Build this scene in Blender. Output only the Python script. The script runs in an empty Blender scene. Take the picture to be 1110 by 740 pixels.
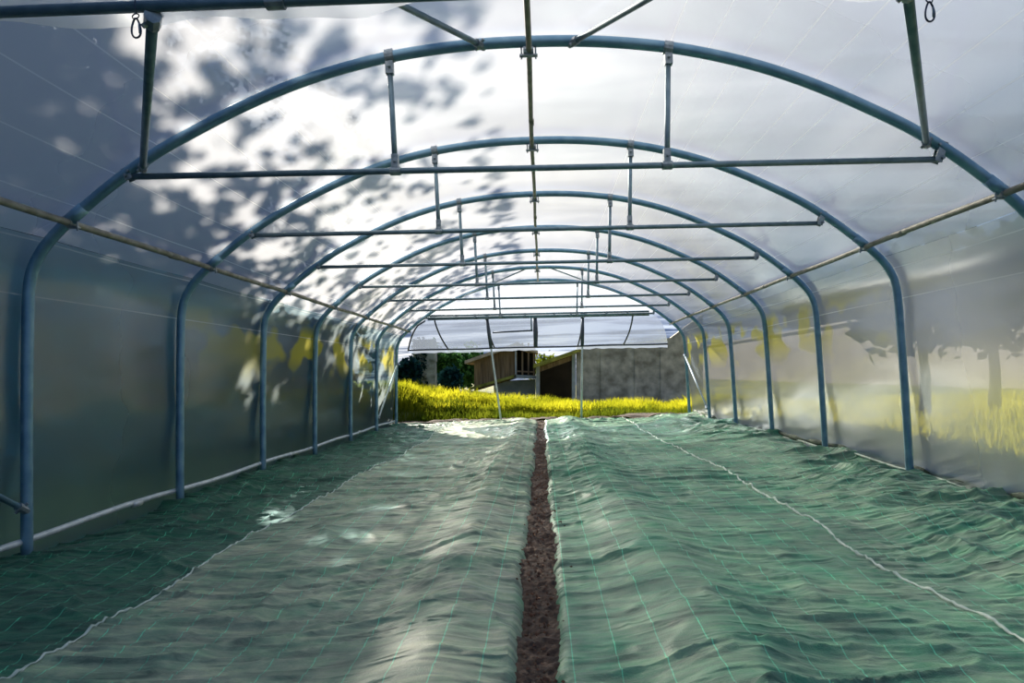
import bpy, math, random
import numpy as np
from mathutils import Vector, Matrix

random.seed(7)
rng = np.random.default_rng(11)
C = bpy.context.scene.collection
F = 760.0                       # focal length in pixels of the 1110 px wide frame
VPX, VPY = 587.0, 405.0         # where the tunnel axis meets the frame
ROLL = math.radians(1.8)
CAMH = 1.11
K = 6.72 / F                    # metres per pixel in the plane of the second hoop
HOOPS = [2.6] + [4.72 + 2.0 * i for i in range(7)]
YEND = HOOPS[-1]
SUN = Vector((-0.411, 0.805, 0.426)).normalized()
cR, sR = math.cos(ROLL), math.sin(ROLL)

def at(px, py, Y):
    dx, dy = px - VPX, py - VPY
    u, v = dx * cR - dy * sR, dx * sR + dy * cR
    return Vector((u * Y / F, Y, CAMH - v * Y / F))

def to_px(P):
    u, v = P[0] * F / P[1], (CAMH - P[2]) * F / P[1]
    return VPX + u * cR + v * sR, VPY - u * sR + v * cR

# ------------------------------------------------------------------ mesh helpers
class MB:
    def __init__(s): s.v, s.f = [], []
    def add(s, v, f):
        b = len(s.v); s.v += [tuple(p) for p in v]; s.f += [tuple(b + i for i in q) for q in f]; return s
    def box(s, c, size, rot=None, taper=1.0):
        hx, hy, hz = [q / 2 for q in size]; R = rot or Matrix.Identity(3); c = Vector(c); v = []
        for z in (-1, 1):
            k = taper if z > 0 else 1
            for x, y in ((-1, -1), (1, -1), (1, 1), (-1, 1)): v.append(c + R @ Vector((x * hx * k, y * hy * k, z * hz)))
        return s.add(v, [(3, 2, 1, 0), (4, 5, 6, 7), (0, 1, 5, 4), (1, 2, 6, 5), (2, 3, 7, 6), (3, 0, 4, 7)])
    def prism(s, pts, y0, y1):           # polygon in x,z given counter-clockwise, pushed along y
        n = len(pts)
        v = [(x, y0, z) for x, z in pts] + [(x, y1, z) for x, z in pts]
        return s.add(v, [tuple(range(n)), tuple(range(2 * n - 1, n - 1, -1))] + [(i, i + n, (i + 1) % n + n, (i + 1) % n) for i in range(n)])
    def tube(s, pts, r, seg=12, cap=True, closed=False):
        pts = [Vector(p) for p in pts]; n = len(pts); v, f = [], []
        rr = r if hasattr(r, '__len__') else [r] * n
        nrm = None
        for i in range(n):
            if closed: t = pts[(i + 1) % n] - pts[i - 1]
            else: t = pts[min(i + 1, n - 1)] - pts[max(i - 1, 0)]
            t.normalize()
            if nrm is None:
                a = Vector((0, 0, 1)) if abs(t.z) < .9 else Vector((0, 1, 0)); nrm = t.cross(a).normalized()
            else: nrm = (nrm - t * nrm.dot(t)).normalized()
            b = t.cross(nrm)
            for k in range(seg):
                a = 2 * math.pi * k / seg; v.append(pts[i] + (nrm * math.cos(a) + b * math.sin(a)) * rr[i])
        m = n if closed else n - 1
        for i in range(m):
            j = (i + 1) % n
            for k in range(seg):
                f.append((i * seg + k, i * seg + (k + 1) % seg, j * seg + (k + 1) % seg, j * seg + k))
        if cap and not closed: f += [tuple(range(seg - 1, -1, -1)), tuple((n - 1) * seg + k for k in range(seg))]
        return s.add(v, f)
    def build(s, name, mat, parent=None, smooth=False, bevel=0):
        me = bpy.data.meshes.new(name); me.from_pydata(s.v, [], s.f); me.update()
        me.materials.append(mat)
        if smooth: me.shade_smooth()
        o = bpy.data.objects.new(name, me); C.objects.link(o)
        if parent: o.parent = parent
        if bevel:
            m = o.modifiers.new('bevel', 'BEVEL'); m.width = bevel; m.segments = 2; m.limit_method = 'ANGLE'
        return o

def grid_obj(name, V, mat, parent=None, uv=None, smooth=True):
    ny, nx = V.shape[:2]
    idx = np.arange(ny * nx).reshape(ny, nx)
    q = np.stack([idx[:-1, :-1], idx[:-1, 1:], idx[1:, 1:], idx[1:, :-1]], -1).reshape(-1, 4)
    me = bpy.data.meshes.new(name); me.from_pydata(V.reshape(-1, 3).tolist(), [], q.tolist()); me.update()
    if uv is not None:
        l = me.uv_layers.new(name='UVMap'); U = uv.reshape(-1, 2)[q.reshape(-1)]
        l.data.foreach_set('uv', U.astype(np.float32).ravel())
    if smooth: me.shade_smooth()
    me.materials.append(mat)
    o = bpy.data.objects.new(name, me); C.objects.link(o)
    if parent: o.parent = parent
    return o

def tag(o, label=None, cat=None, group=None, kind=None):
    if label: o['label'] = label
    if cat: o['category'] = cat
    if group: o['group'] = group
    if kind: o['kind'] = kind
    return o
def thing(name, label, cat, loc=(0, 0, 0), group=None):
    o = bpy.data.objects.new(name, None); C.objects.link(o); o.location = loc; o.empty_display_size = .2
    return tag(o, label, cat, group)
def dup(root, loc, label):
    r = root.copy(); C.objects.link(r); r.location = loc; r['label'] = label
    for ch in list(root.children):
        c = ch.copy(); C.objects.link(c); c.parent = r
        for g in ch.children:
            d = g.copy(); C.objects.link(d); d.parent = c
    return r

# ------------------------------------------------------------------ noise
def vnoise(x, y, seed=0):
    x = np.asarray(x, float); y = np.asarray(y, float)
    tab = np.random.default_rng(seed).random((256, 256)) * 2 - 1
    xi, yi = np.floor(x).astype(int), np.floor(y).astype(int)
    fx, fy = x - xi, y - yi
    fx = fx * fx * fx * (fx * (fx * 6 - 15) + 10); fy = fy * fy * fy * (fy * (fy * 6 - 15) + 10)
    g = lambda a, b: tab[a % 256, b % 256]
    return (g(xi, yi) * (1 - fx) + g(xi + 1, yi) * fx) * (1 - fy) + (g(xi, yi + 1) * (1 - fx) + g(xi + 1, yi + 1) * fx) * fy

# ------------------------------------------------------------------ materials
def new_mat(name):
    m = bpy.data.materials.new(name); m.use_nodes = True; nt = m.node_tree; nt.nodes.clear()
    return m, nt, nt.nodes.new('ShaderNodeOutputMaterial')
def nd(nt, t, **kw):
    n = nt.nodes.new(t)
    for k, v in kw.items():
        if k.startswith('i_'):
            key = k[2:]; key = int(key) if key.isdigit() else key.replace('_', ' ')
            n.inputs[key].default_value = v
        else: setattr(n, k, v)
    return n
def ramp(nt, fac, stops):
    r = nt.nodes.new('ShaderNodeValToRGB'); e = r.color_ramp.elements
    while len(e) < len(stops): e.new(.5)
    for i, (p, c) in enumerate(stops): e[i].position = p; e[i].color = (*c, 1) if len(c) == 3 else c
    nt.links.new(fac, r.inputs[0]); return r
def math_(nt, op, a, b=None, c=None):
    n = nt.nodes.new('ShaderNodeMath'); n.operation = op
    for i, q in enumerate((a, b, c)):
        if q is None: continue
        if isinstance(q, (int, float)): n.inputs[i].default_value = q
        else: nt.links.new(q, n.inputs[i])
    return n.outputs[0]

def simple(name, c1, c2, scale=6, rough=.6, metal=0, bump=.0, detail=5, stretch=(1, 1, 1), spec=.5, lo=.35, hi=.7):
    m, nt, out = new_mat(name); L = nt.links.new
    tc = nd(nt, 'ShaderNodeTexCoord'); mp = nd(nt, 'ShaderNodeMapping', i_Scale=stretch); L(tc.outputs['Object'], mp.inputs[0])
    no = nd(nt, 'ShaderNodeTexNoise', i_Scale=scale, i_Detail=detail); L(mp.outputs[0], no.inputs['Vector'])
    r = ramp(nt, no.outputs['Fac'], [(lo, c1), (hi, c2)])
    b = nd(nt, 'ShaderNodeBsdfPrincipled', i_Roughness=rough, i_Metallic=metal); b.inputs['Specular IOR Level'].default_value = spec
    L(r.outputs[0], b.inputs['Base Color'])
    if bump:
        bp = nd(nt, 'ShaderNodeBump', i_Strength=bump, i_Distance=.02); L(no.outputs['Fac'], bp.inputs['Height']); L(bp.outputs[0], b.inputs['Normal'])
    L(b.outputs[0], out.inputs[0]); return m

M = {}
M['steel'] = simple('galvanised_steel', (.12, .24, .34), (.20, .34, .44), 9, .38, .55)
M['steel_thin'] = simple('galvanised_thin_tube', (.11, .18, .22), (.19, .27, .31), 12, .42, .5)
M['purlin'] = simple('weathered_purlin_tube', (.15, .145, .12), (.32, .31, .27), 10, .6, .3)
M['ridge'] = simple('weathered_ridge_tube', (.12, .12, .09), (.25, .24, .18), 8, .5, .4)
M['plate'] = simple('zinc_plate', (.16, .20, .23), (.34, .38, .40), 30, .45, .6)
M['pale_tube'] = simple('pale_aluminium_tube', (.40, .46, .48), (.58, .63, .64), 9, .4, .3)
M['dark_tube'] = simple('dark_flap_tube', (.03, .04, .06), (.06, .075, .10), 9, .5, .3)
M['soil'] = simple('bare_brown_soil', (.014, .008, .005), (.075, .040, .022), 26, .95, 0, .9, 8)
M['clod'] = simple('soil_clod', (.03, .015, .008), (.15, .06, .03), 30, .95, 0, .6)
M['hem'] = simple('pale_hem', (.28, .36, .31), (.52, .58, .50), 14, .7)
M['edge'] = simple('dark_green_roll', (.012, .03, .018), (.05, .075, .04), 9, .8)
M['concrete'] = simple('mossy_concrete', (.28, .25, .20), (.74, .67, .56), 2.6, .9, 0, .5, 9)
M['ivy_stone'] = simple('ivy_stone', (.14, .15, .11), (.52, .52, .48), 3.5, .95, 0, .8, 9)
M['wood'] = simple('weathered_board', (.17, .11, .06), (.42, .29, .17), 1.8, .85, 0, .4, 6, (7, 7, .6))
M['roofing'] = simple('rusty_roof_sheet', (.38, .30, .22), (.70, .58, .44), 3, .8)
M['mossy'] = simple('mossy_beam', (.20, .20, .03), (.50, .46, .10), 4, .9)
M['grey_paint'] = simple('grey_board', (.34, .37, .38), (.55, .58, .58), 3, .8)
M['dark_inside'] = simple('dark_barn_lining', (.004, .004, .004), (.016, .014, .012), 2, .95)  # near-black colour paints the shade inside the barn and hut
M['bark'] = simple('tree_bark', (.02, .018, .014), (.07, .06, .045), 4, .95, 0, .8, 6, (4, 4, .7))
M['pale_wall'] = simple('pale_render', (.34, .31, .31), (.46, .42, .42), 1.0, .9)
M['clip'] = simple('carabiner_steel', (.02, .03, .05), (.05, .07, .10), 20, .35, .8)

def leaf_mat(name, c1, c2, scale=1.5, trans=.45):
    m, nt, out = new_mat(name); L = nt.links.new
    tc = nd(nt, 'ShaderNodeTexCoord'); no = nd(nt, 'ShaderNodeTexNoise', i_Scale=scale, i_Detail=3.0); L(tc.outputs['Object'], no.inputs['Vector'])
    r = ramp(nt, no.outputs['Fac'], [(.35, c1), (.68, c2)])
    d = nd(nt, 'ShaderNodeBsdfDiffuse'); t = nd(nt, 'ShaderNodeBsdfTranslucent'); mx = nd(nt, 'ShaderNodeMixShader', i_0=trans)
    L(r.outputs[0], d.inputs[0]); L(r.outputs[0], t.inputs[0]); L(d.outputs[0], mx.inputs[1]); L(t.outputs[0], mx.inputs[2]); L(mx.outputs[0], out.inputs[0])
    return m
M['leaf_dark'] = leaf_mat('dark_tree_leaf', (.005, .022, .026), (.016, .058, .062), 1.2, .12)
M['leaf_mid'] = leaf_mat('shrub_leaf', (.02, .07, .02), (.07, .18, .05), 1.5, .3)
M['hedge_leaf'] = leaf_mat('hedge_leaf', (.03, .19, .235), (.07, .31, .36), 1.1, .1)  # teal of the shaded film wall put into the leaf colour
M['meadow_blade'] = leaf_mat('meadow_blade', (.34, .34, .02), (.80, .72, .06), .6, .6)
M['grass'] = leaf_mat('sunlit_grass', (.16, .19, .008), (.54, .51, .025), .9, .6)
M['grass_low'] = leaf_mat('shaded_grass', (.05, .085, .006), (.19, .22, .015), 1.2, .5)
M['field'] = simple('meadow', (.06, .085, .03), (.30, .30, .07), .35, .95, 0, .3, 8)

# polythene film: clear part, frosted part, milky part and a soft gloss
prof = [(0, -253), (50, -251.5), (100, -246), (140, -238), (180, -226.5), (220, -211), (260, -192), (290, -176), (320, -156), (345, -136.5),
        (360, -124), (372, -112), (380, -101), (385.5, -89), (388.5, -72), (390, -45), (392, 0), (394, 60), (396, 126)]
def catmull(pts, n=6):
    out = []; P = [pts[0]] + pts + [pts[-1]]
    P[0] = (-pts[1][0], pts[1][1]) if pts[0][0] == 0 else pts[0]
    for i in range(1, len(P) - 2):
        p0, p1, p2, p3 = [np.array(q, float) for q in P[i - 1:i + 3]]
        for k in range(n):
            t = k / n
            out.append(.5 * (2 * p1 + (p2 - p0) * t + (2 * p0 - 5 * p1 + 4 * p2 - p3) * t * t + (3 * p1 - p0 - 3 * p2 + p3) * t ** 3))
    out.append(np.array(pts[-1], float)); return np.array(out)
half = catmull(prof)                      # px in the second hoop's plane
hx, hz = half[:, 0] * K, CAMH - half[:, 1] * K
hz[-1] = 0
full = [(-x, z) for x, z in zip(hx[::-1], hz[::-1])] + [(x, z) for x, z in zip(hx[1:], hz[1:])]
full = np.array(full)                     # left foot -> apex -> right foot
def hoop_z(x): return float(np.interp(abs(x), hx, hz))
seglen = np.hypot(*np.diff(np.array([hx, hz]), axis=1)); sarc = np.concatenate([[0], np.cumsum(seglen)])
STOT = sarc[-1]
def s_of_ratio(r):                        # arc length from the apex where a sight line of that slope meets the skin
    ang = np.arctan2(hx, hz - CAMH); return float(np.interp(math.atan(r), ang, sarc))
left_lines = [-s_of_ratio(r) for r in (.95, 1.28, 1.59, 2.0, 2.58, 3.42, 5.4)]
right_lines = [s_of_ratio(r) for r in (.43, .56, .69, .84, 1.0, 1.18, 1.43, 1.75, 2.2, 2.9, 3.8, 5.6)]

def film_mat(name, clear, frost, milky, lines=(), yellow_light=0.0, tint=(.93, .955, .97), milk=(.84, .86, .93), fr_rough=.42, gl=.10, inner=.0, fres=.22):
    m, nt, out = new_mat(name); L = nt.links.new
    T = nd(nt, 'ShaderNodeBsdfTransparent', i_Color=(*tint, 1))
    R = nd(nt, 'ShaderNodeBsdfRefraction', i_Color=(*tint, 1), i_Roughness=fr_rough, i_IOR=1.16)
    W = nd(nt, 'ShaderNodeBsdfTranslucent', i_Color=(*milk, 1))
    D = nd(nt, 'ShaderNodeBsdfDiffuse', i_Color=(*milk, 1))
    G = nd(nt, 'ShaderNodeBsdfGlossy', i_Roughness=.22, i_Color=(.9, .93, .95, 1))
    uv = nd(nt, 'ShaderNodeUVMap'); sep = nd(nt, 'ShaderNodeSeparateXYZ'); L(uv.outputs[0], sep.inputs[0])
    tot = clear + frost + milky
    m1 = nd(nt, 'ShaderNodeMixShader', i_0=frost / (clear + frost)); L(T.outputs[0], m1.inputs[1]); L(R.outputs[0], m1.inputs[2])
    wd = nd(nt, 'ShaderNodeMixShader', i_0=inner); L(W.outputs[0], wd.inputs[1]); L(D.outputs[0], wd.inputs[2])
    m2 = nd(nt, 'ShaderNodeMixShader', i_0=milky / tot); L(m1.outputs[0], m2.inputs[1]); L(wd.outputs[0], m2.inputs[2])
    lw = nd(nt, 'ShaderNodeLayerWeight', i_Blend=.25)
    gf = math_(nt, 'MULTIPLY_ADD', lw.outputs['Fresnel'], fres, gl * .2)
    m3 = nd(nt, 'ShaderNodeMixShader'); L(gf, m3.inputs[0]); L(m2.outputs[0], m3.inputs[1]); L(G.outputs[0], m3.inputs[2])
    sh = m3.outputs[0]
    if yellow_light:                              # yellow of sunlit ground outside, painted into the film round the shoulders
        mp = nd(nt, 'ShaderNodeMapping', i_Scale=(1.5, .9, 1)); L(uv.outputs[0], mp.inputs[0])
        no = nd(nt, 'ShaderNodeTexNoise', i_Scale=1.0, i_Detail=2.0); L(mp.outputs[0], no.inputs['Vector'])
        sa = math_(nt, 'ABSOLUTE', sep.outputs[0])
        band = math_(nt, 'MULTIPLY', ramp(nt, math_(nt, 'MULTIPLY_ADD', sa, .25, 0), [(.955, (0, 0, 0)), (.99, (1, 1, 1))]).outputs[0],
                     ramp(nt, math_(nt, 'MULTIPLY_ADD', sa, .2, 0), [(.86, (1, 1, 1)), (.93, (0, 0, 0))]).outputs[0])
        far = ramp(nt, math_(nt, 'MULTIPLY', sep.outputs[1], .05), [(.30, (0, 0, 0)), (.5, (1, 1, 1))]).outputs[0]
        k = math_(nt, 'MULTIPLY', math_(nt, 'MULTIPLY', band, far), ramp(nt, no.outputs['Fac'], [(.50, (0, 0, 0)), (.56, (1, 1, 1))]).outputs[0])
        k = math_(nt, 'MULTIPLY', k, yellow_light)
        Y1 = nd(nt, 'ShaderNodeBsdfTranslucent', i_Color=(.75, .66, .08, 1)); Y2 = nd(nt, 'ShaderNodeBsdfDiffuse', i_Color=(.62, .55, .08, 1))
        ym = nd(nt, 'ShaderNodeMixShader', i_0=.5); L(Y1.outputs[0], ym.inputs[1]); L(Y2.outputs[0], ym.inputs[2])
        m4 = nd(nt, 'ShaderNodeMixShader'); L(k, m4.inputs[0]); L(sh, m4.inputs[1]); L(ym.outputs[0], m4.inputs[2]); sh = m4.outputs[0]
    if lines:                              # pale fold creases that run the length of the sheet
        acc = None
        for s in lines:
            d = math_(nt, 'COMPARE', sep.outputs[0], s, .0045); acc = d if acc is None else math_(nt, 'MAXIMUM', acc, d)
        no2 = nd(nt, 'ShaderNodeTexNoise', i_Scale=.6); L(uv.outputs[0], no2.inputs['Vector'])
        acc = math_(nt, 'MULTIPLY', acc, math_(nt, 'MULTIPLY', no2.outputs['Fac'], .95))
        l1 = nd(nt, 'ShaderNodeBsdfTranslucent', i_Color=(.9, .9, .9, 1)); l2 = nd(nt, 'ShaderNodeBsdfDiffuse', i_Color=(.9, .9, .88, 1))
        lm = nd(nt, 'ShaderNodeMixShader', i_0=.55); L(l1.outputs[0], lm.inputs[1]); L(l2.outputs[0], lm.inputs[2])
        m5 = nd(nt, 'ShaderNodeMixShader'); L(acc, m5.inputs[0]); L(sh, m5.inputs[1]); L(lm.outputs[0], m5.inputs[2]); sh = m5.outputs[0]
    L(sh, out.inputs[0]); return m
M['film_roof'] = film_mat('polythene_roof', .17, .35, .48, left_lines + right_lines, .0)
M['film_left'] = film_mat('polythene_left', .22, .46, .32, left_lines, .85, tint=(.62, .90, .95), milk=(.70, .83, .88), fres=.09, gl=.04)  # teal cast of the shaded side put into tint and milk
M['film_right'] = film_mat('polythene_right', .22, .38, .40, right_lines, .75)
M['film_gable'] = film_mat('polythene_gable', .55, .15, .30, tint=(.70, .75, .83), milk=(.6,.64,.72))
M['film_flap'] = film_mat('polythene_flap', .30, .10, .60)

def fabric_mat(name, dust_sheen, k=1.0):
    m, nt, out = new_mat(name); L = nt.links.new
    tc = nd(nt, 'ShaderNodeTexCoord'); sep = nd(nt, 'ShaderNodeSeparateXYZ'); L(tc.outputs['UV'], sep.inputs[0])
    no = nd(nt, 'ShaderNodeTexNoise', i_Scale=1.3, i_Detail=6.0); L(tc.outputs['Object'], no.inputs['Vector'])
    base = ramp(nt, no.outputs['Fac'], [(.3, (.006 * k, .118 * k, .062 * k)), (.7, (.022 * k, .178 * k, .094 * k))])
    # dusty veil; at full strength it paints the left sheet's backlit sheen
    n2 = nd(nt, 'ShaderNodeTexNoise', i_Scale=3.0, i_Detail=8.0, i_Roughness=.7); L(tc.outputs['Object'], n2.inputs['Vector'])
    dk = ramp(nt, n2.outputs['Fac'], [(.50 - dust_sheen * .3, (0, 0, 0)), (.80, (min(1, dust_sheen),) * 3)])
    mx = nd(nt, 'ShaderNodeMix', data_type='RGBA'); mx.inputs['B'].default_value = (.31, .30, .215, 1); L(dk.outputs[0], mx.inputs['Factor']); L(base.outputs[0], mx.inputs['A'])
    # woven guide lines
    fr = math_(nt, 'FRACT', math_(nt, 'DIVIDE', sep.outputs[0], .175))
    ln = math_(nt, 'COMPARE', fr, .5, .013)
    brk = nd(nt, 'ShaderNodeTexNoise', i_Scale=2.2); L(tc.outputs['Object'], brk.inputs['Vector'])
    ln = math_(nt, 'MULTIPLY', ln, math_(nt, 'MULTIPLY', brk.outputs['Fac'], 1.1))
    m2 = nd(nt, 'ShaderNodeMix', data_type='RGBA'); m2.inputs['B'].default_value = (.10, .62, .36, 1); L(ln, m2.inputs['Factor']); L(mx.outputs['Result'], m2.inputs['A'])
    b = nd(nt, 'ShaderNodeBsdfPrincipled', i_Roughness=.48); b.inputs['Specular IOR Level'].default_value = .32
    b.inputs['Sheen Weight'].default_value = .06; b.inputs['Sheen Roughness'].default_value = .5
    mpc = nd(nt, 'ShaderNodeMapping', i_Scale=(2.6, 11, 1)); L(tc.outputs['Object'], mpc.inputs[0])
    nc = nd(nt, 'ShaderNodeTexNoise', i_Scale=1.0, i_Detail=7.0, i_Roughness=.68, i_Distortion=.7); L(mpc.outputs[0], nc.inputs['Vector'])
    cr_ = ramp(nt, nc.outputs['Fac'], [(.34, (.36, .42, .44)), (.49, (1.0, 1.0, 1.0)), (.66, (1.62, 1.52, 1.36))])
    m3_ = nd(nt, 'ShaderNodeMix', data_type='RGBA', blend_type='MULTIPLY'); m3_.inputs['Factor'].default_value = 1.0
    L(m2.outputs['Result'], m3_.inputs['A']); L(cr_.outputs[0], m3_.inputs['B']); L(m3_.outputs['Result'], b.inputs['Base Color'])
    # weave + fine crinkles
    mp = nd(nt, 'ShaderNodeMapping', i_Scale=(3.2, 17, 1)); L(tc.outputs['Object'], mp.inputs[0])
    n3 = nd(nt, 'ShaderNodeTexNoise', noise_type='RIDGED_MULTIFRACTAL', i_Scale=1.0, i_Detail=4.0, i_Roughness=.45, i_Distortion=.5); L(mp.outputs[0], n3.inputs['Vector'])
    wv = nd(nt, 'ShaderNodeTexNoise', i_Scale=160.0, i_Detail=1.0); L(tc.outputs['Object'], wv.inputs['Vector'])
    hgt = math_(nt, 'MULTIPLY_ADD', wv.outputs['Fac'], .12, n3.outputs['Fac'])
    bp = nd(nt, 'ShaderNodeBump', i_Strength=1.0, i_Distance=.020); L(hgt, bp.inputs['Height']); L(bp.outputs[0], b.inputs['Normal'])
    L(b.outputs[0], out.inputs[0]); return m
M['fabric'] = fabric_mat('woven_green_fabric', .55); M['fabric_dusty'] = fabric_mat('dusty_green_fabric', 1.0); M['fabric_dark'] = fabric_mat('dark_green_fabric', .10, .50)  # same fabric thrice: plain, with painted sheen, with tree shade in its colour

# ------------------------------------------------------------------ setting: film walls and roof, soil floor, meadow
def skin(name, s0, s1, mat, y0, y1, off=.047):
    n = max(12, int((s1 - s0) / .06)); ss = np.linspace(s0, s1, n); ys = np.linspace(y0, y1, 150)
    x = np.sign(ss) * np.interp(np.abs(ss), sarc, hx); z = np.interp(np.abs(ss), sarc, hz)
    tx, tz = np.gradient(x), np.gradient(z); l = np.hypot(tx, tz); nx, nz = -tz / l, tx / l
    S, Yg = np.meshgrid(ss, ys)
    ph = np.interp(Yg, HOOPS, np.arange(8)); sag = np.abs(np.sin(math.pi * ph))
    side = np.clip((np.abs(S) - 3.4) / .6, 0, 1)
    o = off - sag * (.020 + .016 * side) + .006 * vnoise(S * 2.2, Yg * 1.1, 5) * (.4 + side) + .003 * vnoise(S * 7, Yg * 1.6, 6)
    o = o + .05 * np.clip((np.abs(S) - STOT + .9) / .9, 0, 1)
    V = np.stack([x[None] + nx[None] * o, Yg, z[None] + nz[None] * o], -1)
    V[..., 2] = np.where(np.abs(S) > STOT - .01, -.04, V[..., 2])
    return tag(grid_obj(name, V, mat, uv=np.stack([S, Yg], -1)), kind='structure')
S_SH = float(np.interp(372 * K, hx, sarc))
skin('ceiling', -S_SH, S_SH, M['film_roof'], 2.5, YEND + .05)
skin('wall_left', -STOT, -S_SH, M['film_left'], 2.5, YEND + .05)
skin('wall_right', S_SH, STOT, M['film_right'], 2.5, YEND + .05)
# gable of the far end, above its header bar
ZH = 2.495
gx = np.linspace(-2.72, 2.72, 60); rows = np.linspace(0, 1, 8)
V = np.zeros((8, 60, 3))
for j, t in enumerate(rows):
    top = np.array([hoop_z(q) for q in gx]); V[j, :, 0] = gx; V[j, :, 1] = YEND + .13 + .01 * np.sin(gx * 3 + t * 4); V[j, :, 2] = ZH + (np.maximum(top, ZH + .01) - ZH) * t
tag(grid_obj('wall_back', V, M['film_gable'], uv=V[..., [0, 2]].copy()), kind='structure')

# floor of bare soil
xs, ys = np.linspace(-3.75, 3.75, 110), np.linspace(-1.5, 17.4, 260)
X, Yg = np.meshgrid(xs, ys); V = np.stack([X, Yg, -.075 + .018 * vnoise(X * 5, Yg * 5, 1)], -1)
tag(grid_obj('floor', V, M['soil']), kind='structure')
xs, ys = np.linspace(-.22, .12, 34), np.linspace(1.2, 17.2, 1100)
# fine soil surface of the trench lies on the floor
X, Yg = np.meshgrid(xs, ys); V = np.stack([X, Yg, -.045 + .010 * vnoise(X * 30, Yg * 30, 2) + .008 * vnoise(X * 75, Yg * 75, 3) + .02 * vnoise(X * 7, Yg * 7, 4)], -1)
tag(grid_obj('trench_soil', V, M['soil']), 'bare brown soil strip running between the two middle green sheets', 'soil', kind='stuff')

def terrain_z(X, Yg):
    bank = np.clip((Yg - 17.6) / 2.2, 0, 1); bank = bank * bank * (3 - 2 * bank)
    hgt = np.interp(X, [-14, -4, -1.5, 0, 2, 3.6, 8], [1.0, .71, .33, .16, .10, -.02, .1])
    out = bank * hgt - .13 + .10 * np.clip((np.abs(X) - 3.6) / .8, 0, 1)
    return out + .03 * vnoise(X * .8, Yg * .8, 9)
xs, ys = np.linspace(-40, 45, 240), np.linspace(-8, 70, 220)
X, Yg = np.meshgrid(xs, ys); V = np.stack([X, Yg, terrain_z(X, Yg)], -1)
tag(grid_obj('ground', V, M['field']), kind='structure')

# ------------------------------------------------------------------ hoops
def arc_pts(off=0): return [(x, 0, z) for x, z in full]
def U(upx): return upx * K
def Zv(vpx): return CAMH - vpx * K
hoop = thing('greenhouse_hoop', '', 'greenhouse hoop', (0, HOOPS[1], 0), 'steel hoops of the tunnel')
MB().tube([(x, 0, max(z, -.06) if i not in (0, len(full) - 1) else -.08) for i, (x, z) in enumerate(full)], .037, 14).build('arch_tube', M['steel'], hoop, True)
def strap(p, r, w, axis):                 # short sleeve round a tube
    a = Vector(axis).normalized(); p = Vector(p); return [p - a * w / 2, p + a * w / 2]
for sg in (-1, 1):
    i = int(np.argmin(np.abs(hx - U(350)))); p = Vector((sg * hx[i], 0, hz[i])); t = Vector((sg * (hx[i + 1] - hx[i - 1]), 0, hz[i + 1] - hz[i - 1]))
    MB().tube(strap(p, 0, .16, t), .0415, 14).build('joint_sleeve', M['steel'], hoop, True)
CB = [(-2.74, ZH + .027), (2.73, ZH - .027)]
TILT0 = 1.0
def cb_z(x): return ZH - .027 * x / 2.7
def cb0_z(x): return cb_z(x) + math.tan(math.radians(TILT0)) * x + .033
MB().tube([(CB[0][0], 0, CB[0][1]), (CB[1][0], 0, CB[1][1])], .021, 12).build('crossbar', M['steel_thin'], hoop, True)
for sg, (x, z) in zip((-1, 1), CB):
    hzz = hoop_z(x); b = MB()
    for yy in (-.026, .026): b.box((x - sg * .005, yy, (z + hzz) / 2 + .0), (.052, .006, abs(hzz - z) + .05), Matrix.Rotation(sg * .35, 3, 'Y'))
    b.tube([(x, -.045, z), (x, .045, z)], .011, 8); b.tube([(x - sg * .02, -.045, hzz), (x - sg * .02, .045, hzz)], .010, 8)
    b.build('crossbar_clamp', M['plate'], hoop, bevel=.002)
for xt, xb in ((-.957, -.94), (.92, .89)):
    zt, zb = hoop_z(xt), cb_z(xb)
    st = MB().tube([(xt, 0, zt - .03), (xt * .35 + xb * .65, 0, zt * .35 + zb * .65), (xb, 0, zb + .02)], .019, 10).build('strut', M['steel_thin'], hoop, True)
    b = MB().tube([(xt - .03, 0, zt), (xt + .03, 0, zt - .01 * np.sign(xt))], .046, 14)
    b.box((xt, 0, zt - .075), (.052, .05, .09)); b.tube([(xt, -.045, zt - .075), (xt, .045, zt - .075)], .010, 8)
    b.build('strut_clamp', M['plate'], st, bevel=.003)
    b = MB().box((xb, 0, zb + .055), (.046, .048, .11)); b.tube([(xb - .035, 0, zb), (xb + .035, 0, zb)], .030, 12); b.tube([(xb, -.04, zb + .06), (xb, .04, zb + .06)], .010, 8)
    b.build('strut_clamp', M['plate'], st, bevel=.003)
PUR = (3.14, 2.225)
RX, RZ = -.02, Zv(-253) - .062
def cross_clamp(p, name, side=0):
    p = Vector(p); b = MB()
    b.tube([p + Vector((-.035, 0, 0)), p + Vector((.035, 0, 0))], .031, 10) if not side else b.tube([p + Vector((0, -.035, 0)), p + Vector((0, .035, 0))], .031, 10)
    for a in (-1, 1):
        b.tube([p + Vector((a * .048, 0, -.055)), p + Vector((a * .048, 0, .085))], .006, 8)
        b.tube([p + Vector((a * .048, 0, -.04)), p + Vector((a * .048, 0, -.022))], .013, 6)
    b.box(p + Vector((0, 0, -.033)), (.12, .035, .008))
    return b.build(name, M['plate'], hoop)
cross_clamp((RX, 0, RZ), 'ridge_clamp')
for sg in (-1, 1):
    pz = PUR[1]; cross_clamp((sg * PUR[0], 0, pz), 'purlin_clamp', 1)
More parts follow.
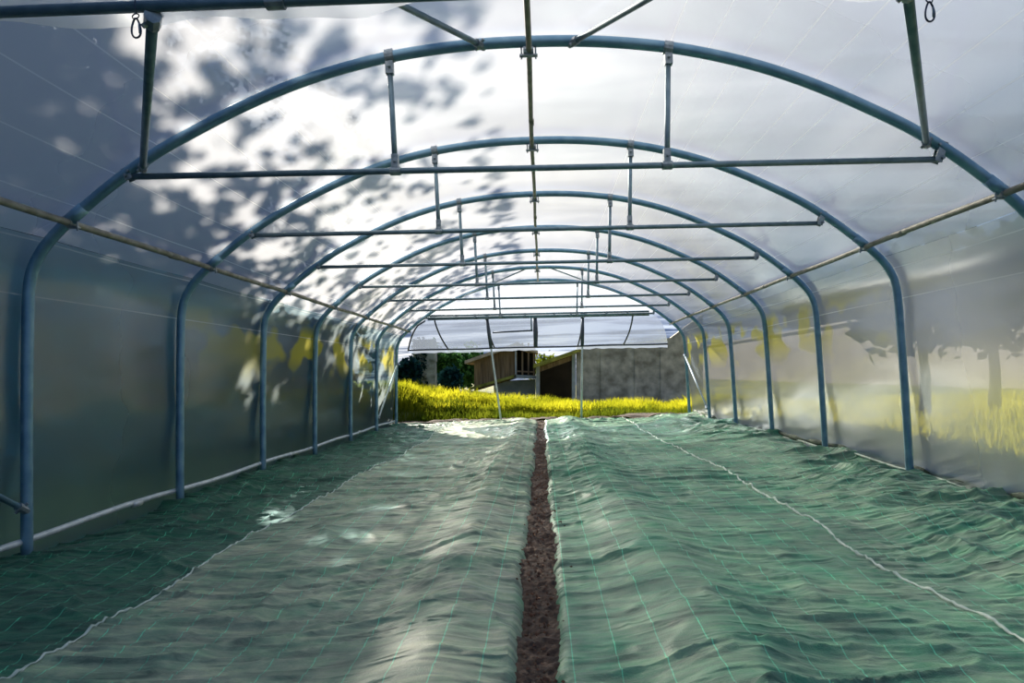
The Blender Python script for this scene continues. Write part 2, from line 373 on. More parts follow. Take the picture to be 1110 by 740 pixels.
names = ['front greenhouse hoop, only its crossbar showing across the upper left corner', 'large steel hoop nearest the camera that rises fully into view',
         'second steel hoop beyond the front crossbar, its right leg nearest on that wall', 'third steel hoop from the nearest whole arch, counting inward',
         'fourth steel hoop from the nearest whole arch, midway down the tunnel', 'fifth steel hoop from the nearest whole arch, counting inward',
         'steel hoop just before the last one at the far end', 'farthest steel hoop framing the open end and its plastic flap']
tag(hoop, names[1])
hoops = [None, hoop]
for i in [0, 2, 3, 4, 5, 6, 7]:
    o = dup(hoop, (0, HOOPS[i], 0), names[i])
    if i == 0: o.rotation_euler = (0, -math.radians(TILT0), 0); o.location = (.04, HOOPS[0], .033)

# ------------------------------------------------------------------ lengthwise tubes
def long_tube(name, label, cat, x, z, r, mat, y0=2.45, y1=YEND + .12, jit=.004, group='long tubes joining the hoops'):
    ys = np.linspace(y0, y1, 30)
    t = thing(name, label, cat, (x, y0, 0), group)
    MB().tube([(jit * math.sin(y * 1.7), y - y0, z + jit * math.cos(y * 2.1)) for y in ys], r, 12).build('tube', mat, t, True)
    for y in (6.0, 9.7, 13.4):
        if y < y1: MB().tube([(0, y - y0, z), (0, y - y0 + .12, z)], r * 1.18, 12).build('coupling', mat, t, True)
    return t
long_tube('ridge_purlin', 'thin brownish ridge tube running under the crown of every hoop', 'tube', RX, RZ, .0195, M['ridge'])
long_tube('side_purlin', 'pale tube along the left shoulder of the hoops', 'tube', -PUR[0] + .0, PUR[1] - .0, .024, M['purlin'])
long_tube('side_purlin', 'pale tube along the right shoulder of the hoops', 'tube', PUR[0], PUR[1], .024, M['purlin'])
long_tube('base_rail', 'pale rail low along the foot of the left film wall', 'rail', -3.535, .10, .024, M['pale_tube'], jit=.012)

def brace(label, a, b, r=.020, mat=None, clamps=True, name='diagonal_brace'):
    a, b = Vector(a), Vector(b); t = thing(name, label, 'brace', a, 'diagonal braces at the tunnel ends')
    MB().tube([(0, 0, 0), (b - a) * .5, b - a], r, 10).build('brace_tube', mat or M['steel_thin'], t, True)
    if clamps:
        for p, q in ((a, b), (b, a)):
            d = (q - p).normalized()
            bb = MB().tube([p - a - d * .02, p - a + d * .07], r * 1.45, 8); e = d.orthogonal().normalized()
            bb.tube([p - a + d * .03 - e * .045, p - a + d * .03 + e * .045], .010, 8)
            bb.build('brace_clamp', M['plate'], t)
    return t
Y0, Y1, Y6, Y7 = HOOPS[0], HOOPS[1], HOOPS[6], HOOPS[7]
for sg, w in ((-1, 'left'), (1, 'right')):
    side = 'sloping away %s of the ridge tube above the nearest arch' % w
    brace('dark brace ' + side, (sg * .30 - .03, Y1, hoop_z(.27) - .015), (sg * 1.59, Y0, 3.10))
    brace('upright-looking dark bar from the nearest arch up to the %s carabiner' % w, (sg * 2.64, Y1, 2.575), (sg * 1.41, Y0 + .02, cb0_z(sg * 1.41) - .03), .021)
    brace('low brace clamped to the %s leg of the nearest arch' % w, (sg * 3.485, Y1 - .03, .31), (sg * 3.44, Y0 + .03, 1.47), .020, M['steel'])
    brace('thin far brace beneath the roof %s of the ridge near the end' % w, (sg * .28, Y6, hoop_z(.28) - .03), (sg * 1.85, Y7, hoop_z(1.85) - .02), .013, M['steel_thin'], False)
    brace('pale sloping brace at the foot of the far %s corner' % w, (sg * 3.42, Y7 - .03, 1.45), (sg * 3.46, Y6 + .03, .28), .020, M['pale_tube'])

# carabiners on the front crossbar
def carabiner(x, ztop, label):
    t = thing('carabiner', label, 'carabiner', (x, Y0 - .035, ztop), 'carabiners on the front crossbar')
    n = 22; pts = []
    for k in range(n):
        a = 2 * math.pi * k / n; w = .017 + .006 * math.sin(a)
        pts.append((w * math.cos(a) * (1 if math.cos(a) > 0 else .9), 0, -.085 + .036 * math.sin(a) * -1 ))
    MB().tube(pts, .0036, 8, closed=True).build('ring', M['clip'], t, True)
    MB().tube([(.014, 0, -.105), (.0125, 0, -.068)], .0043, 8).build('gate', M['plate'], t, True)
    MB().tube([(.012 * math.cos(a), .012 * math.sin(a) * .4, -.042 + .012 * math.sin(a)) for a in np.linspace(0, 2 * math.pi, 13)[:-1]], .0025, 6, closed=True).build('link', M['clip'], t, True)
    MB().tube([(.003, 0, -.035), (-.002, 0, -.005), (0, 0, .02)], .0025, 6).build('cord', M['clip'], t, True)
pl = at(153, 25, Y0); carabiner(pl.x, cb0_z(pl.x) - .012, 'small dark carabiner hanging beside the upper left bar')
pr = at(1002, 18, Y0); carabiner(pr.x, pr.z + .085, 'small dark carabiner hanging beside the upper right bar')

# milky curtain edge hanging from the front crossbar
cx = np.array([-3.2, -1.97, -1.6, -1.3, -.9, -.62, -.45, -.2, .3, .9, 1.25, 1.42, 1.6, 1.9, 3.2])
cpy = [22, 21, 24, 17, 15, 9, 0, -20, -28, -28, -6, -4, -6, -18, -28]
xx = np.linspace(-2.6, 2.6, 90); V = np.zeros((12, 90, 3))
for i, x in enumerate(xx):
    py = float(np.interp(x, cx, cpy)); dx = x * F / Y0
    zb = CAMH - (dx * sR + (py - VPY) * cR) * Y0 / F - .0; zt = cb0_z(x) + .03
    zb = min(zb, zt + .2)
    for j in range(12):
        t = j / 11; V[j, i] = (x, Y0 + .035 + .02 * math.sin(x * 7 + t * 3) * (1 - t) + .012 * math.sin(x * 17), zb + (zt + .25 - zb) * t)
tag(grid_obj('door_curtain', V, M['film_flap'], uv=V[..., [0, 2]].copy()), 'milky plastic curtain gathered up behind the front crossbar', 'plastic curtain')

# ------------------------------------------------------------------ far end: header, posts, propped flap
t = thing('header_bar', 'steel header bar across the far end, above the propped flap', 'bar', (0, Y7, 0))
for zz, yy, r in ((ZH + .055, .06, .024), (ZH - .03, .07, .022)):
    MB().tube([(-2.68, yy, zz + .027), (2.62, yy, zz - .027)], r, 10).build('tube', M['steel_thin'], t, True)
for x in (-2.0, -1.55, -.9, -.35, .35, .75, 1.1, 1.6, 2.1):
    MB().box((x, .06, cb_z(x) + .012), (.045, .06, .13)).build('clip', M['plate'], t, bevel=.004)
def post(label, top, bot):
    t = thing('end_post', label, 'post', (bot[0], Y7 + .1, 0), 'thin posts at the far end')
    d = Vector((top[0] - bot[0], 0, top[1]))
    MB().tube([(0, 0, -.05), d * .33, d * .66, d], .024, 10).build('post_tube', M['pale_tube'], t, True)
    MB().tube([d * .70, d * .85, d * 1.0], [.040, .046, .034], 8).build('wrap', M['dark_tube'], t, True)
    MB().box(d + Vector((0, -.01, 0)), (.09, .09, .10)).build('post_clamp', M['plate'], t, bevel=.005)
post('leaning thin post left of the soil strip at the far end', (-1.27, 2.50), (-1.0, 0))
post('upright thin post right of the soil strip at the far end', (1.03, 2.47), (.92, 0))
t = thing('hanging_frame', 'short dark hanger and crosspiece below the far header bar', 'hanger', (-.12, Y7 + .1, ZH))
MB().tube([(0, 0, 0), (.01, 0, -.38), (.0, 0, -.74)], [.05, .058, .045], 8).build('hanger', M['dark_tube'], t, True)
MB().tube([(-1.02, 0, -.36), (-.06, 0, -.34)], .020, 8).build('crosspiece', M['dark_tube'], t, True)
MB().tube([(-.09, 0, 0), (-.085, 0, -.36)], .018, 8).build('side_bar', M['steel_thin'], t, True)

t = thing('end_flap', 'clear plastic end flap propped outward over the grass bank', 'plastic flap', (0, Y7 + .08, 0))
def flap_pt(s, q):            # s -1..1 across, q 0..1 from hinge to outer edge
    w = 2.72 + (3.34 - 2.72) * q ** .55
    return Vector((s * w - .03 - .04 * q, .03 + 1.22 * q ** 1.1, ZH - .03 - .020 * s - .655 * q ** .92 - .006 * math.sin(s * 9) * q))
V = np.zeros((14, 60, 3))
for j in range(14):
    for i in range(60): V[j, i] = flap_pt(-1 + 2 * i / 59, j / 13) + Vector((0, 0, .012 * math.sin(i * .5 + j * .4) * j / 13 * .5))
M['film_awning'] = film_mat('polythene_awning', .56, .14, .30, tint=(.60, .67, .80), milk=(.34, .40, .52))
grid_obj('film', V, M['film_awning'], t, uv=V[..., [0, 1]].copy())
MB().tube([flap_pt(-1 + 2 * i / 24, 1) + Vector((0, 0, -.01)) for i in range(25)], .023, 10).build('edge_tube', M['dark_tube'], t, True)
for x0, x1 in ((None, None), (-2.52, -2.37), (-1.26, -1.18), (-.13, -.09), (1.0, .95), (2.23, 2.12)):
    P = []
    for q in np.linspace(0, 1, 9):
        w_ = 2.72 + (3.34 - 2.72) * q ** .55
        sv = -1 if x0 is None else (x0 + (x1 - x0) * q + .03 * math.sin(math.pi * q) * np.sign(-x0) * -1 + .03 + .04 * q) / w_
        P.append(flap_pt(sv, q) + Vector((0, -.02, -.02)))
    MB().tube(P, .020, 8).build('rib', M['dark_tube'], t, True)
hem = [flap_pt(-1 + 2 * i / 40, 1) + Vector((0, .01, -.03)) for i in range(41)]
hv = np.array([[list(p), list(p + Vector((0, .02, -.045 - .03 * abs(math.sin(i * 1.3)))))] for i, p in enumerate(hem)]).transpose(1, 0, 2)
grid_obj('hem', hv, M['film_flap'], t, uv=hv[..., [0, 1]].copy())
bpy.data.objects['hem'].data.materials[0] = M['film_awning']

# ------------------------------------------------------------------ ground sheets
def base_h(X, Y):
    h = .085 * np.exp(-((X - .62 - .05 * np.sin(Y * .6)) / .26) ** 2) + .06 * np.exp(-((X + .50 - .04 * np.sin(Y * .5 + 1)) / .22) ** 2)
    h += .035 * vnoise(X * .8 + 3, Y * .55, 21)
    wx = X + .35 * vnoise(X * .7, Y * .7, 22); wy = Y + .45 * vnoise(X * .6, Y * .5, 23)
    r1 = 1 - np.abs(vnoise(wx * .55, wy * 1.7, 24)); r2 = 1 - np.abs(vnoise(wx * 1.1, wy * 3.6, 25)); r3 = 1 - np.abs(vnoise(wx * 2.4, wy * 8.5, 26))
    r4 = 1 - np.abs(vnoise(wx * 3.1 + .8 * wy, wy * 13, 31)); amp = .55 + .9 * np.clip(vnoise(X * .7, Y * .6, 32) + .3, 0, 1)
    h += .026 * r1 ** 9 + .022 * r2 ** 9 + amp * (.016 * r3 ** 7 + .013 * r4 ** 5 + .010 * (1 - np.abs(vnoise(wx * 4.6 - .9 * wy, wy * 21, 33))) ** 4 + .006 * vnoise(wx * 9, wy * 31, 27))
    right = np.clip((X - 2.2) / .8, 0, 1); left = np.clip((-X - 2.0) / .7, 0, 1)
    h += right * (.12 * (.5 + .5 * vnoise(X * 1.6, Y * 1.3, 28)) + .07 * (1 - np.abs(vnoise(X * 2.2 + Y * .7, Y * 2.3, 29))) ** 3)
    h += left * .055 * (1 - np.abs(vnoise(X * 1.7 - Y * .9, Y * 1.3, 30))) ** 3
    return h - .035
SL = lambda y: -2.12 + .06 * np.sin(y * .7 + .6) + .03 * np.sin(y * 2.1)
SR = lambda y: 1.90 + .05 * np.sin(y * .8 + 1.3) + .018 * np.sin(y * 2.7)
EL = lambda y: -.128 - .012 * np.sin(y * 1.9) - .008 * np.sin(y * 5)
ER = lambda y: .028 + .012 * np.sin(y * 1.6 + 1) + .008 * np.sin(y * 4.3)
def sheet(label, xl, xr, nx, lift, fold_l=False, fold_r=False, mat='fabric'):
    ys = np.concatenate([np.linspace(1.6, 8, 520), np.linspace(8.02, 17.3, 380)]); S, Yg = np.meshgrid(np.linspace(0, 1, nx), ys)
    X = xl(Yg) + (xr(Yg) - xl(Yg)) * S; Z = base_h(X, Yg) + lift
    Z = np.maximum(Z, -.05 + lift)
    if fold_l: Z -= .055 * np.clip(1 - (X - xl(Yg)) / .05, 0, 1) ** 2
    if fold_r: Z -= .055 * np.clip(1 - (xr(Yg) - X) / .05, 0, 1) ** 2
    endd = np.clip((Yg - 16.9) / .4, 0, 1); Z -= .05 * endd
    t = thing('ground_sheet', label, 'ground sheet', (0, 1.6, 0), 'green woven sheets on the greenhouse floor')
    V = np.stack([X, Yg - 1.6, Z], -1); grid_obj('woven_fabric', V, M[mat], t, uv=np.stack([X, Yg], -1)); return t, ys
const = lambda c: (lambda y: c + 0 * y)
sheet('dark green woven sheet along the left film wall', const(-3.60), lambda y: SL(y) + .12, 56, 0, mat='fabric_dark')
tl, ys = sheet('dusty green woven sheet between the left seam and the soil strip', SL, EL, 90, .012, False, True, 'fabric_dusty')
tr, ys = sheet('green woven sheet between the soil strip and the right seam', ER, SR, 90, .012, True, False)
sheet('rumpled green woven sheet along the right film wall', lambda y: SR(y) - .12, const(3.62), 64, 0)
for t, fn, rr in ((tl, SL, .006), (tr, SR, .0085)):
    yy = ys[::2]; x = fn(yy); z = base_h(x, yy) + .016
    o = MB().tube([(a, b - 1.6, c) for a, b, c in zip(x, yy, z)], [rr * (1 + .5 * math.sin(k * .9) * math.sin(k * .23)) for k in range(len(yy))], 6).build('hem', M['hem'], t, True)
    o['label'] = 'pale stitched hem'

# dark rolled edging under the right film wall
yy = np.linspace(2.6, YEND, 160)
t = thing('edging_roll', 'dark green rolled fabric edge along the foot of the right film wall', 'fabric roll', (3.6, 2.6, 0))
zz = .10 + .03 * vnoise(yy * .9, yy * 0, 41)
MB().tube([(.0 + .02 * math.sin(y * 1.1), y - 2.6, z) for y, z in zip(yy, zz)], [.035 + .012 * math.sin(k * .7) for k in range(160)], 8).build('roll', M['edge'], t, True)
MB().tube([(-.045 + .02 * math.sin(y * 1.3), y - 2.6, z - .035 + .012 * math.sin(y * 4)) for y, z in zip(yy, zz)], .011, 6).build('pale_cord', M['hem'], t, True)

# clods along the trench
b = MB()
for k in range(700):
    y = 2.2 + 14.5 * random.random() ** 1.4; x = -.05 + random.gauss(0, .045)
    if y > 4 and random.random() < .12: x = random.choice((-.16, .08)) + random.gauss(0, .03)
    r = random.uniform(.004, .013); z = -.03 if abs(x + .05) < .07 else float(base_h(np.array(x), np.array(y))) + .012
    v = [(x + r * random.uniform(.6, 1.2) * a, y + r * random.uniform(.6, 1.2) * c, z + r * random.uniform(.5, 1) * d) for a, c, d in ((1, 0, 0), (0, 1, 0), (-1, 0, 0), (0, -1, 0), (0, 0, 1), (0, 0, -1))]
    b.add(v, [(0, 1, 4), (1, 2, 4), (2, 3, 4), (3, 0, 4), (1, 0, 5), (2, 1, 5), (3, 2, 5), (0, 3, 5)])
tag(b.build('soil_clods', M['clod']), 'small reddish brown soil crumbs scattered over the bare strip', 'soil', kind='stuff')

# ------------------------------------------------------------------ leaves
def cards(P, size, seed=0, flat=0.0, aspect=.6):
    r = np.random.default_rng(seed); n = len(P)
    a = r.normal(size=(n, 3)); a[:, 2] *= (1 - flat); a /= np.linalg.norm(a, axis=1)[:, None] + 1e-9
    c = np.cross(a, r.normal(size=(n, 3))); c /= np.linalg.norm(c, axis=1)[:, None] + 1e-9
    s = (size * r.uniform(.6, 1.35, n))[:, None]
    tip, base, l, q = P + a * s, P - a * s, P + c * s * aspect, P - c * s * aspect
    v = np.stack([base, l, tip, q], 1).reshape(-1, 3)
    return v, np.arange(4 * n).reshape(n, 4)
def cards_obj(name, P, size, mat, parent=None, seed=0, loc=None, aspect=.6):
    v, f = cards(np.asarray(P, float), size, seed, 0, aspect)
    if loc is not None: v = v - np.array(loc)[None]
    me = bpy.data.meshes.new(name); me.from_pydata(v.tolist(), [], f.tolist()); me.update(); me.materials.append(mat)
    o = bpy.data.objects.new(name, me); C.objects.link(o)
    if parent: o.parent = parent
    return o

# crowns between the sun and the left of the tunnel: they shade the left wall and break the light into spots
bx, by = [-20, 0, 60, 130, 185, 250, 330, 400, 470, 520, 760], [205, 215, 228, 232, 215, 262, 322, 318, 306, 290, 270]
N = 170000; pts = []
ss = rng.uniform(-STOT, -.3, N); yv = rng.uniform(1.2, 17, N)
x = -np.interp(np.abs(ss), sarc, hx); z = np.interp(np.abs(ss), sarc, hz)
clump = .6 * vnoise(ss * 2.4 + 40, yv * 1.3, 51) + 1.1 * vnoise(ss * 12.0, yv * 6.5, 52)
for i in range(N):
    if yv[i] < 2.4:
        d = .9; px = -200
    else:
        px, py = to_px((x[i], yv[i], z[i])); b_ = float(np.interp(py, bx, by)); e = (b_ - px)
        e += 18
        if e > 215 or (py > 285 and e > 75): d = 1.0
        elif e > -120: d = np.clip((e + 120) / 335, 0, 1); d = .95 if clump[i] > .50 - 1.45 * d else 0
        else:
            d = .22 if (yv[i] > 10.5 and z[i] < 2.1 and clump[i] > -.3) else (.85 if clump[i] > .52 and e > -330 else 0)
    if rng.random() < d * .55:
        t_ = 8.5 + 3.2 * rng.random() + 1.1 * clump[i]
        pts.append(np.array((x[i], yv[i], z[i])) + np.array(SUN) * t_)
pts = np.array(pts)
trunks = [(-6.9, 10.2), (-7.6, 13.2), (-8.3, 16.5), (-8.6, 20.5)]
own = np.argmin(np.stack([(pts[:, 1] - t[1]) ** 2 for t in trunks]), 0)
tl_ = ['nearest dark leafy tree', 'second dark leafy tree', 'third dark leafy tree', 'farthest dark leafy tree']
def trunk_mb(h, r):
    b = MB(); n = 9
    b.tube([(.12 * math.sin(k * .8) * k / n, .1 * math.cos(k * .6) * k / n, -.1 + h * k / (n - 1)) for k in range(n)], [r * (1.25 - .75 * k / n) for k in range(n)], 10)
    for k in range(7):
        a = random.uniform(0, 6.28); z0 = h * random.uniform(.55, .95); l = h * random.uniform(.2, .4)
        b.tube([(0, 0, z0), (l * .5 * math.cos(a), l * .5 * math.sin(a), z0 + l * .35), (l * math.cos(a), l * math.sin(a), z0 + l * .85)], [r * .4, r * .25, r * .08], 6)
    return b
for k, (tx, ty) in enumerate(trunks):
    zt = float(terrain_z(np.array(tx), np.array(ty))); P = pts[own == k]
    t = thing('leafy_tree', tl_[k] + ' seen blurred through the left film wall', 'tree', (tx, ty, zt), 'trees beyond the left film wall')
    cards_obj('crown', P, .072, M['leaf_dark'], t, 60 + k, (tx, ty, zt)); trunk_mb(4.6, .2).build('trunk', M['bark'], t, True)

def tree(name, label, x, y, h, r, n, mat, seed, group, cs=.25, zc=.62, trunk=True, squash=1.0):
    z0 = float(terrain_z(np.array(float(x)), np.array(float(y)))); rr = np.random.default_rng(seed)
    t = thing(name, label, 'tree' if trunk else 'shrub', (x, y, z0), group)
    nc = 26; cen = rr.normal(size=(nc, 3)); cen /= np.linalg.norm(cen, axis=1)[:, None]; cen *= rr.uniform(.35, .95, (nc, 1)) * np.array([r, r, h * (1 - zc) * squash])
    cen[:, 2] += h * zc
    P = cen[rr.integers(0, nc, n)] + rr.normal(size=(n, 3)) * r * .22
    P[:, 2] = np.maximum(P[:, 2], .05)
    cards_obj('crown' if trunk else 'foliage', P, cs, mat, t, seed)
    if trunk: trunk_mb(h * .75, r * .09).build('trunk', M['bark'], t, True)
    else: MB().tube([(0, 0, -.05), (0, 0, h * .6)], [.06, .02], 6).build('stem', M['bark'], t)
    return t
g = 'trees far beyond the left film wall'
for k, (x, y, h, r) in enumerate([(-11, 3, 8, 3), (-13, 7, 9, 3.2), (-12, 11, 8.5, 3), (-14, 15, 9.5, 3.4), (-12.5, 19, 8.5, 3), (-13, 24, 8, 3.2), (-9, 1.0, 6.5, 2.6)]):
    tree('background_tree', 'dark background tree showing dimly through the left film wall', x, y, h, r, 4200, M['leaf_dark'], 80 + k, g, .42, .5)
hb = thing('hedge', 'long dark clipped hedge behind the left film wall', 'hedge', (-5.9, 7, -.05))  # added to darken the film wall and block sky light from the left
rr = np.random.default_rng(33); n = 30000; P = np.stack([rr.normal(0, .42, n), rr.uniform(-9, 13, n), rr.random(n) ** .8 * 2.55], 1); P[:, 2] *= 1 + .08 * vnoise(P[:, 1] * 1.1, P[:, 1] * 0, 34)
cards_obj('foliage', P, .16, M['hedge_leaf'], hb, 35)
sb = MB()
for k in range(44): sb.tube([(0, -9 + k * .5, -.1), (random.uniform(-.2, .2), -9 + k * .5, 1.6)], [.04, .015], 6)
sb.build('stem', M['bark'], hb)['kind'] = 'stuff'
for k, (x, y, h, r, lab) in enumerate([(7.9, 14.5, 3.3, 1.1, 'dark tree just behind the nearest right leg, blurred by the film'), (9.6, 14.9, 3.5, 1.2, 'dark tree at the frame edge, blurred by the right film wall'),
        (11.3, 14.3, 3.4, 1.2, 'dark tree past the right frame edge beyond the film')]):
    tree('meadow_tree', lab, x, y, h, r, 2600, M['leaf_dark'], 140 + k, 'trees beyond the right film wall', .15, .72)

for k, (x, y, h) in enumerate([(23, 27, 7.0), (25, 35, 7.6), (23.5, 42, 7.2), (26, 50, 8.0), (24, 59, 8.4)]):
    tree('distant_tree', 'distant dark tree behind the pale building, blurred by the right film', x, y, h, 3.4, 2600, M['leaf_dark'], 180 + k, 'distant trees behind the pale building', .42, .6)
# pale low building and shrubs past the right wall
t = thing('pale_building', 'long pale building showing faintly through the right film wall', 'building', (18, 45, 0))
MB().box((0, 0, 1.6), (3, 80, 3.4)).build('wall', M['pale_wall'], t)
MB().box((0, 0, 3.36), (3.4, 80.4, .12)).build('roof', M['pale_wall'], t)

# ------------------------------------------------------------------ beyond the far end
def blades(name, label, x0, x1, y0, y1, n, hmin, hmax, mat, seed, w=.012, dens=None):
    r = np.random.default_rng(seed); x = r.uniform(x0, x1, n); y = r.uniform(y0, y1, n); z = terrain_z(x, y) - .02
    cl = .5 + .5 * vnoise(x * 1.3, y * 1.3, seed); h = (hmin + (hmax - hmin) * r.random(n)) * (.55 + .7 * cl)
    a = r.uniform(0, 6.28, n); lean = r.uniform(.1, .55, n) * h; dx, dy = np.cos(a), np.sin(a); b = r.uniform(0, 3.14, n); wx, wy = np.cos(b) * w, np.sin(b) * w * .4
    p = [np.stack([x - wx, y - wy, z], 1), np.stack([x + wx, y + wy, z], 1),
         np.stack([x + dx * lean * .35 + wx * .8, y + dy * lean * .35 + wy * .8, z + h * .6], 1), np.stack([x + dx * lean * .35 - wx * .8, y + dy * lean * .35 - wy * .8, z + h * .6], 1),
         np.stack([x + dx * lean, y + dy * lean, z + h * .95], 1)]
    v = np.stack(p, 1).reshape(-1, 3); i = np.arange(n) * 5
    f = [(q, q + 1, q + 2, q + 3) for q in i] + [(q + 3, q + 2, q + 4) for q in i]
    me = bpy.data.meshes.new(name); me.from_pydata(v.tolist(), [], f); me.update(); me.materials.append(mat)
    o = bpy.data.objects.new(name, me); C.objects.link(o); return tag(o, label, 'grass', kind='stuff')
blades('tall_grass', 'tall sunlit yellow green grass on the bank beyond the open end', -7.5, 6.5, 18.7, 21.5, 30000, .18, .46, M['grass'], 71)
blades('short_grass', 'darker grass at the foot of the bank by the open end', -7, 6, 17.85, 19.2, 15000, .10, .34, M['grass_low'], 72)
blades('meadow_grass', 'yellowish meadow grass outside the right film wall', 4.4, 13, 5, 20, 14000, .1, .35, M['meadow_blade'], 73, .018)

xs, ys = np.linspace(-5, 5, 120), np.linspace(17.2, 18.1, 16); X, Yg = np.meshgrid(xs, ys)
tag(grid_obj('soil_verge', np.stack([X, Yg, np.maximum(terrain_z(X, Yg), -.05) + .04 + .05 * vnoise(X * 4, Yg * 4, 77)], -1), M['soil']), 'dark soil strip between the green sheets and the grass bank', 'soil', kind='stuff')
# stone pillar and shrubs
YP = 24.0
a, b2 = at(450, 420, YP), at(473, 420, YP); top = at(460, 368, YP).z
t = thing('stone_pillar', 'grey ivy-grown stone pillar on the bank at far left', 'pillar', ((a.x + b2.x) / 2, YP, .3))
w = b2.x - a.x
me = MB()
for k in range(6):
    h0 = -.2 + k * (top) / 6 * .95; me.box((random.uniform(-.02, .02), 0, h0 + top / 12), (w * random.uniform(.95, 1.02), .6, top / 6 * .99))
me.build('shaft', M['ivy_stone'], t, bevel=.03)
rr = np.random.default_rng(5); P = np.stack([rr.uniform(-w * .5, w * .15, 420), rr.uniform(-.42, -.30, 420), rr.uniform(-.1, top * .9, 420)], 1)
cards_obj('ivy', P, .06, M['leaf_dark'], t, 9)
def shrub(px, pyb, Y, h, r, n, lab, mat='leaf_mid', seed=1):
    p = at(px, pyb, Y); tree('broad_shrub', lab, p.x, Y, h, r, n, M[mat], seed, 'shrubs beyond the open end', .10, .5, False)
shrub(441, 420, 22.6, 1.15, .42, 900, 'dark shrub in the far left corner beside the stone pillar', 'leaf_dark', 161)
shrub(481, 420, 29.5, 1.75, .75, 2600, 'green shrub just right of the stone pillar', 'leaf_mid', 162)
shrub(502, 420, 32, 2.0, .95, 2600, 'dark green shrub against the left side of the wooden hut', 'leaf_mid', 163)
shrub(488, 425, 25.5, .95, .42, 1300, 'low dark shrub in front of the two taller ones by the hut', 'leaf_dark', 164)
shrub(590, 390, 33, 1.9, .8, 900, 'yellowish bush peeping over the barn roof edge', 'grass_low', 165)

# wooden hut
YH = 27.0
H = lambda px, py, Y=YH: (lambda p: (p.x, p.z))(at(px, py, Y))
t = thing('wooden_hut', 'weathered wooden hut with sloping roof and open balcony', 'hut', (0, YH, 0))
MB().prism([H(514, 424), H(559, 410), H(559, 372), H(514, 388)], 0, 2.6).build('wall', M['wood'], t)
b = MB()
for px in (521, 528, 536, 543, 551): b.prism([H(px - .7, 421 - (px - 514) * .3), H(px + .7, 421 - (px - 514) * .3), H(px + .7, 387 - (px - 514) * .33), H(px - .7, 387 - (px - 514) * .33)], -.05, 0)
b.build('batten', M['wood'], t)
MB().prism([H(505, 394.5), H(562, 374.5), H(562, 371), H(505, 391)], -.45, 2.9).build('roof', M['roofing'], t)
MB().prism([H(509, 423), H(560, 408.5), H(560, 405.5), H(509, 420)], -.40, 0).build('lower_beam', M['mossy'], t)
MB().prism([H(535, 432), H(580, 430), H(580, 411), H(535, 414)], .15, 2.4).build('lower_wall', M['grey_paint'], t)
MB().prism([H(557.5, 409.5), H(581, 410.5), H(581, 407), H(557.5, 406)], -.40, 2.2).build('deck', M['grey_paint'], t)
for px in (559.5, 566.5, 573, 579): MB().prism([H(px - .9, 408), H(px + .9, 408), H(px + .9, 372), H(px - .9, 372)], -.36, -.28).build('post', M['grey_paint'] if px < 561 else M['wood'], t)
MB().prism([H(559, 403), H(580, 404), H(580, 402.3), H(559, 401.3)], -.35, -.29).build('handrail', M['wood'], t)
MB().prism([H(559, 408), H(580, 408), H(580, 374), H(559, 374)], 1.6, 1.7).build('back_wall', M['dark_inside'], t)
MB().prism([H(556, 377), H(583, 383), H(583, 380), H(560, 371)], -.42, 2.2).build('balcony_roof', M['roofing'], t)

# barn with a dark opening and the long concrete wall
YB = 25.0
B = lambda px, py, Y=YB: (lambda p: (p.x, p.z))(at(px, py, Y))
t = thing('open_barn', 'dark open-fronted barn with a mossy sloping roof edge', 'barn', (0, YB, 0))
MB().prism([B(578, 399), B(630, 380.5), B(630, 377), B(578, 395)], -.35, 4.0).build('roof', M['mossy'], t)
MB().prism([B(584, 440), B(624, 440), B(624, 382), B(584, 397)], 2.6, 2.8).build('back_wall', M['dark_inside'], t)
MB().prism([B(581, 440), B(585, 440), B(585, 395), B(581, 396.5)], 0, 2.7).build('side_wall', M['grey_paint'], t)
MB().prism([B(620, 440), B(624, 440), B(624, 382), B(620, 383.5)], -.05, .18).build('door_post', M['grey_paint'], t)
MB().prism([B(585, 403), B(621, 390), B(621, 385), B(585, 398)], .0, .1).build('lintel', M['wood'], t)
t = thing('concrete_wall', 'long mossy grey concrete wall right of the open barn', 'wall', (0, YB, 0))
MB().prism([B(625, 446), B(762, 446), B(762, 340), B(727, 366), B(690, 371), B(625, 374)], 0, .35).build('wall_panel', M['concrete'], t)
for px in (653, 690, 718): MB().prism([B(px - 2, 446), B(px + 2, 446), B(px + 2, 374), B(px - 2, 374)], -.035, .0).build('rib', M['concrete'], t)

# ------------------------------------------------------------------ sky, sun, camera
w = bpy.data.worlds.new('sky'); bpy.context.scene.world = w; w.use_nodes = True; nt = w.node_tree; nt.nodes.clear(); L = nt.links.new
out = nt.nodes.new('ShaderNodeOutputWorld'); bg = nt.nodes.new('ShaderNodeBackground'); L(bg.outputs[0], out.inputs[0])
tc = nd(nt, 'ShaderNodeTexCoord'); sp = nd(nt, 'ShaderNodeSeparateXYZ'); L(tc.outputs['Generated'], sp.inputs[0])
zz = math_(nt, 'ADD', math_(nt, 'MAXIMUM', sp.outputs[2], 0.0), .12)
cb = nd(nt, 'ShaderNodeCombineXYZ'); L(math_(nt, 'DIVIDE', sp.outputs[0], zz), cb.inputs[0]); L(math_(nt, 'DIVIDE', sp.outputs[1], zz), cb.inputs[1])
mp = nd(nt, 'ShaderNodeMapping', i_Rotation=(0, 0, math.radians(65)), i_Scale=(.55, 2.0, 1)); L(cb.outputs[0], mp.inputs[0])
no = nd(nt, 'ShaderNodeTexNoise', i_Scale=2.0, i_Detail=7.0, i_Roughness=.58, i_Distortion=.6); L(mp.outputs[0], no.inputs['Vector'])
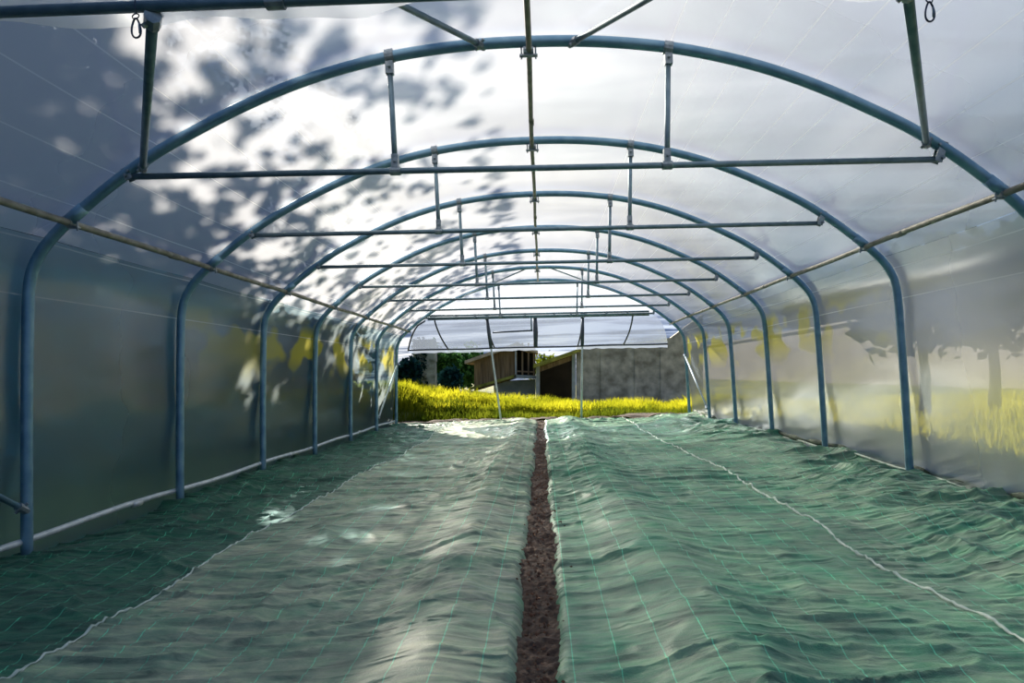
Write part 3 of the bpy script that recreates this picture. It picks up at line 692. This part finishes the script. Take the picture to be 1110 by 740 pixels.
cl = ramp(nt, no.outputs['Fac'], [(.38, (.10, .15, .26)), (.49, (.55, .60, .70)), (.59, (1.2, 1.2, 1.2))])
dt = nd(nt, 'ShaderNodeVectorMath', operation='DOT_PRODUCT'); L(tc.outputs['Generated'], dt.inputs[0]); gl = Vector((-.20, .86, .42)).normalized(); dt.inputs[1].default_value = gl
g1 = math_(nt, 'POWER', math_(nt, 'MAXIMUM', dt.outputs['Value'], 0.0), 9.0)
glow = math_(nt, 'MULTIPLY_ADD', g1, 1.20, .56)
vm = nd(nt, 'ShaderNodeVectorMath', operation='SCALE'); tn = nd(nt, 'ShaderNodeMix', data_type='RGBA', blend_type='MULTIPLY'); tn.inputs['Factor'].default_value = 1; L(cl.outputs[0], tn.inputs['A'])
tr_ = ramp(nt, g1, [(0.0, (.50, .72, 1.12)), (.45, (1.0, .99, .97))]); L(tr_.outputs[0], tn.inputs['B'])
L(tn.outputs['Result'], vm.inputs[0]); L(glow, vm.inputs['Scale'])
L(vm.outputs[0], bg.inputs['Color']); bg.inputs['Strength'].default_value = 1.0

sl = bpy.data.lights.new('sun', 'SUN'); sl.energy = 16.5; sl.angle = math.radians(.6); sl.color = (1.0, .91, .76)
so = bpy.data.objects.new('sun', sl); C.objects.link(so); so.rotation_euler = SUN.to_track_quat('Z', 'Y').to_euler(); so.location = SUN * 30

cam = bpy.data.cameras.new('camera'); cam.sensor_width = 36; cam.lens = F / 1110 * 36; cam.clip_end = 300
cam.shift_x = -(VPX - 555) / 1110; cam.shift_y = (VPY - 370) / 1110
co = bpy.data.objects.new('camera', cam); C.objects.link(co)
co.matrix_world = Matrix.Translation((0, 0, CAMH)) @ Matrix.Rotation(math.radians(90), 4, 'X') @ Matrix.Rotation(-ROLL, 4, 'Z')
sc = bpy.context.scene; sc.camera = co
sc.view_settings.view_transform = 'Standard'; sc.view_settings.look = 'None'; sc.view_settings.exposure = 0.0
sc.cycles.max_bounces = 10; sc.cycles.transparent_max_bounces = 14; sc.cycles.transmission_bounces = 8; sc.cycles.diffuse_bounces = 5
sc.cycles.sample_clamp_indirect = 6; sc.cycles.use_denoising = True
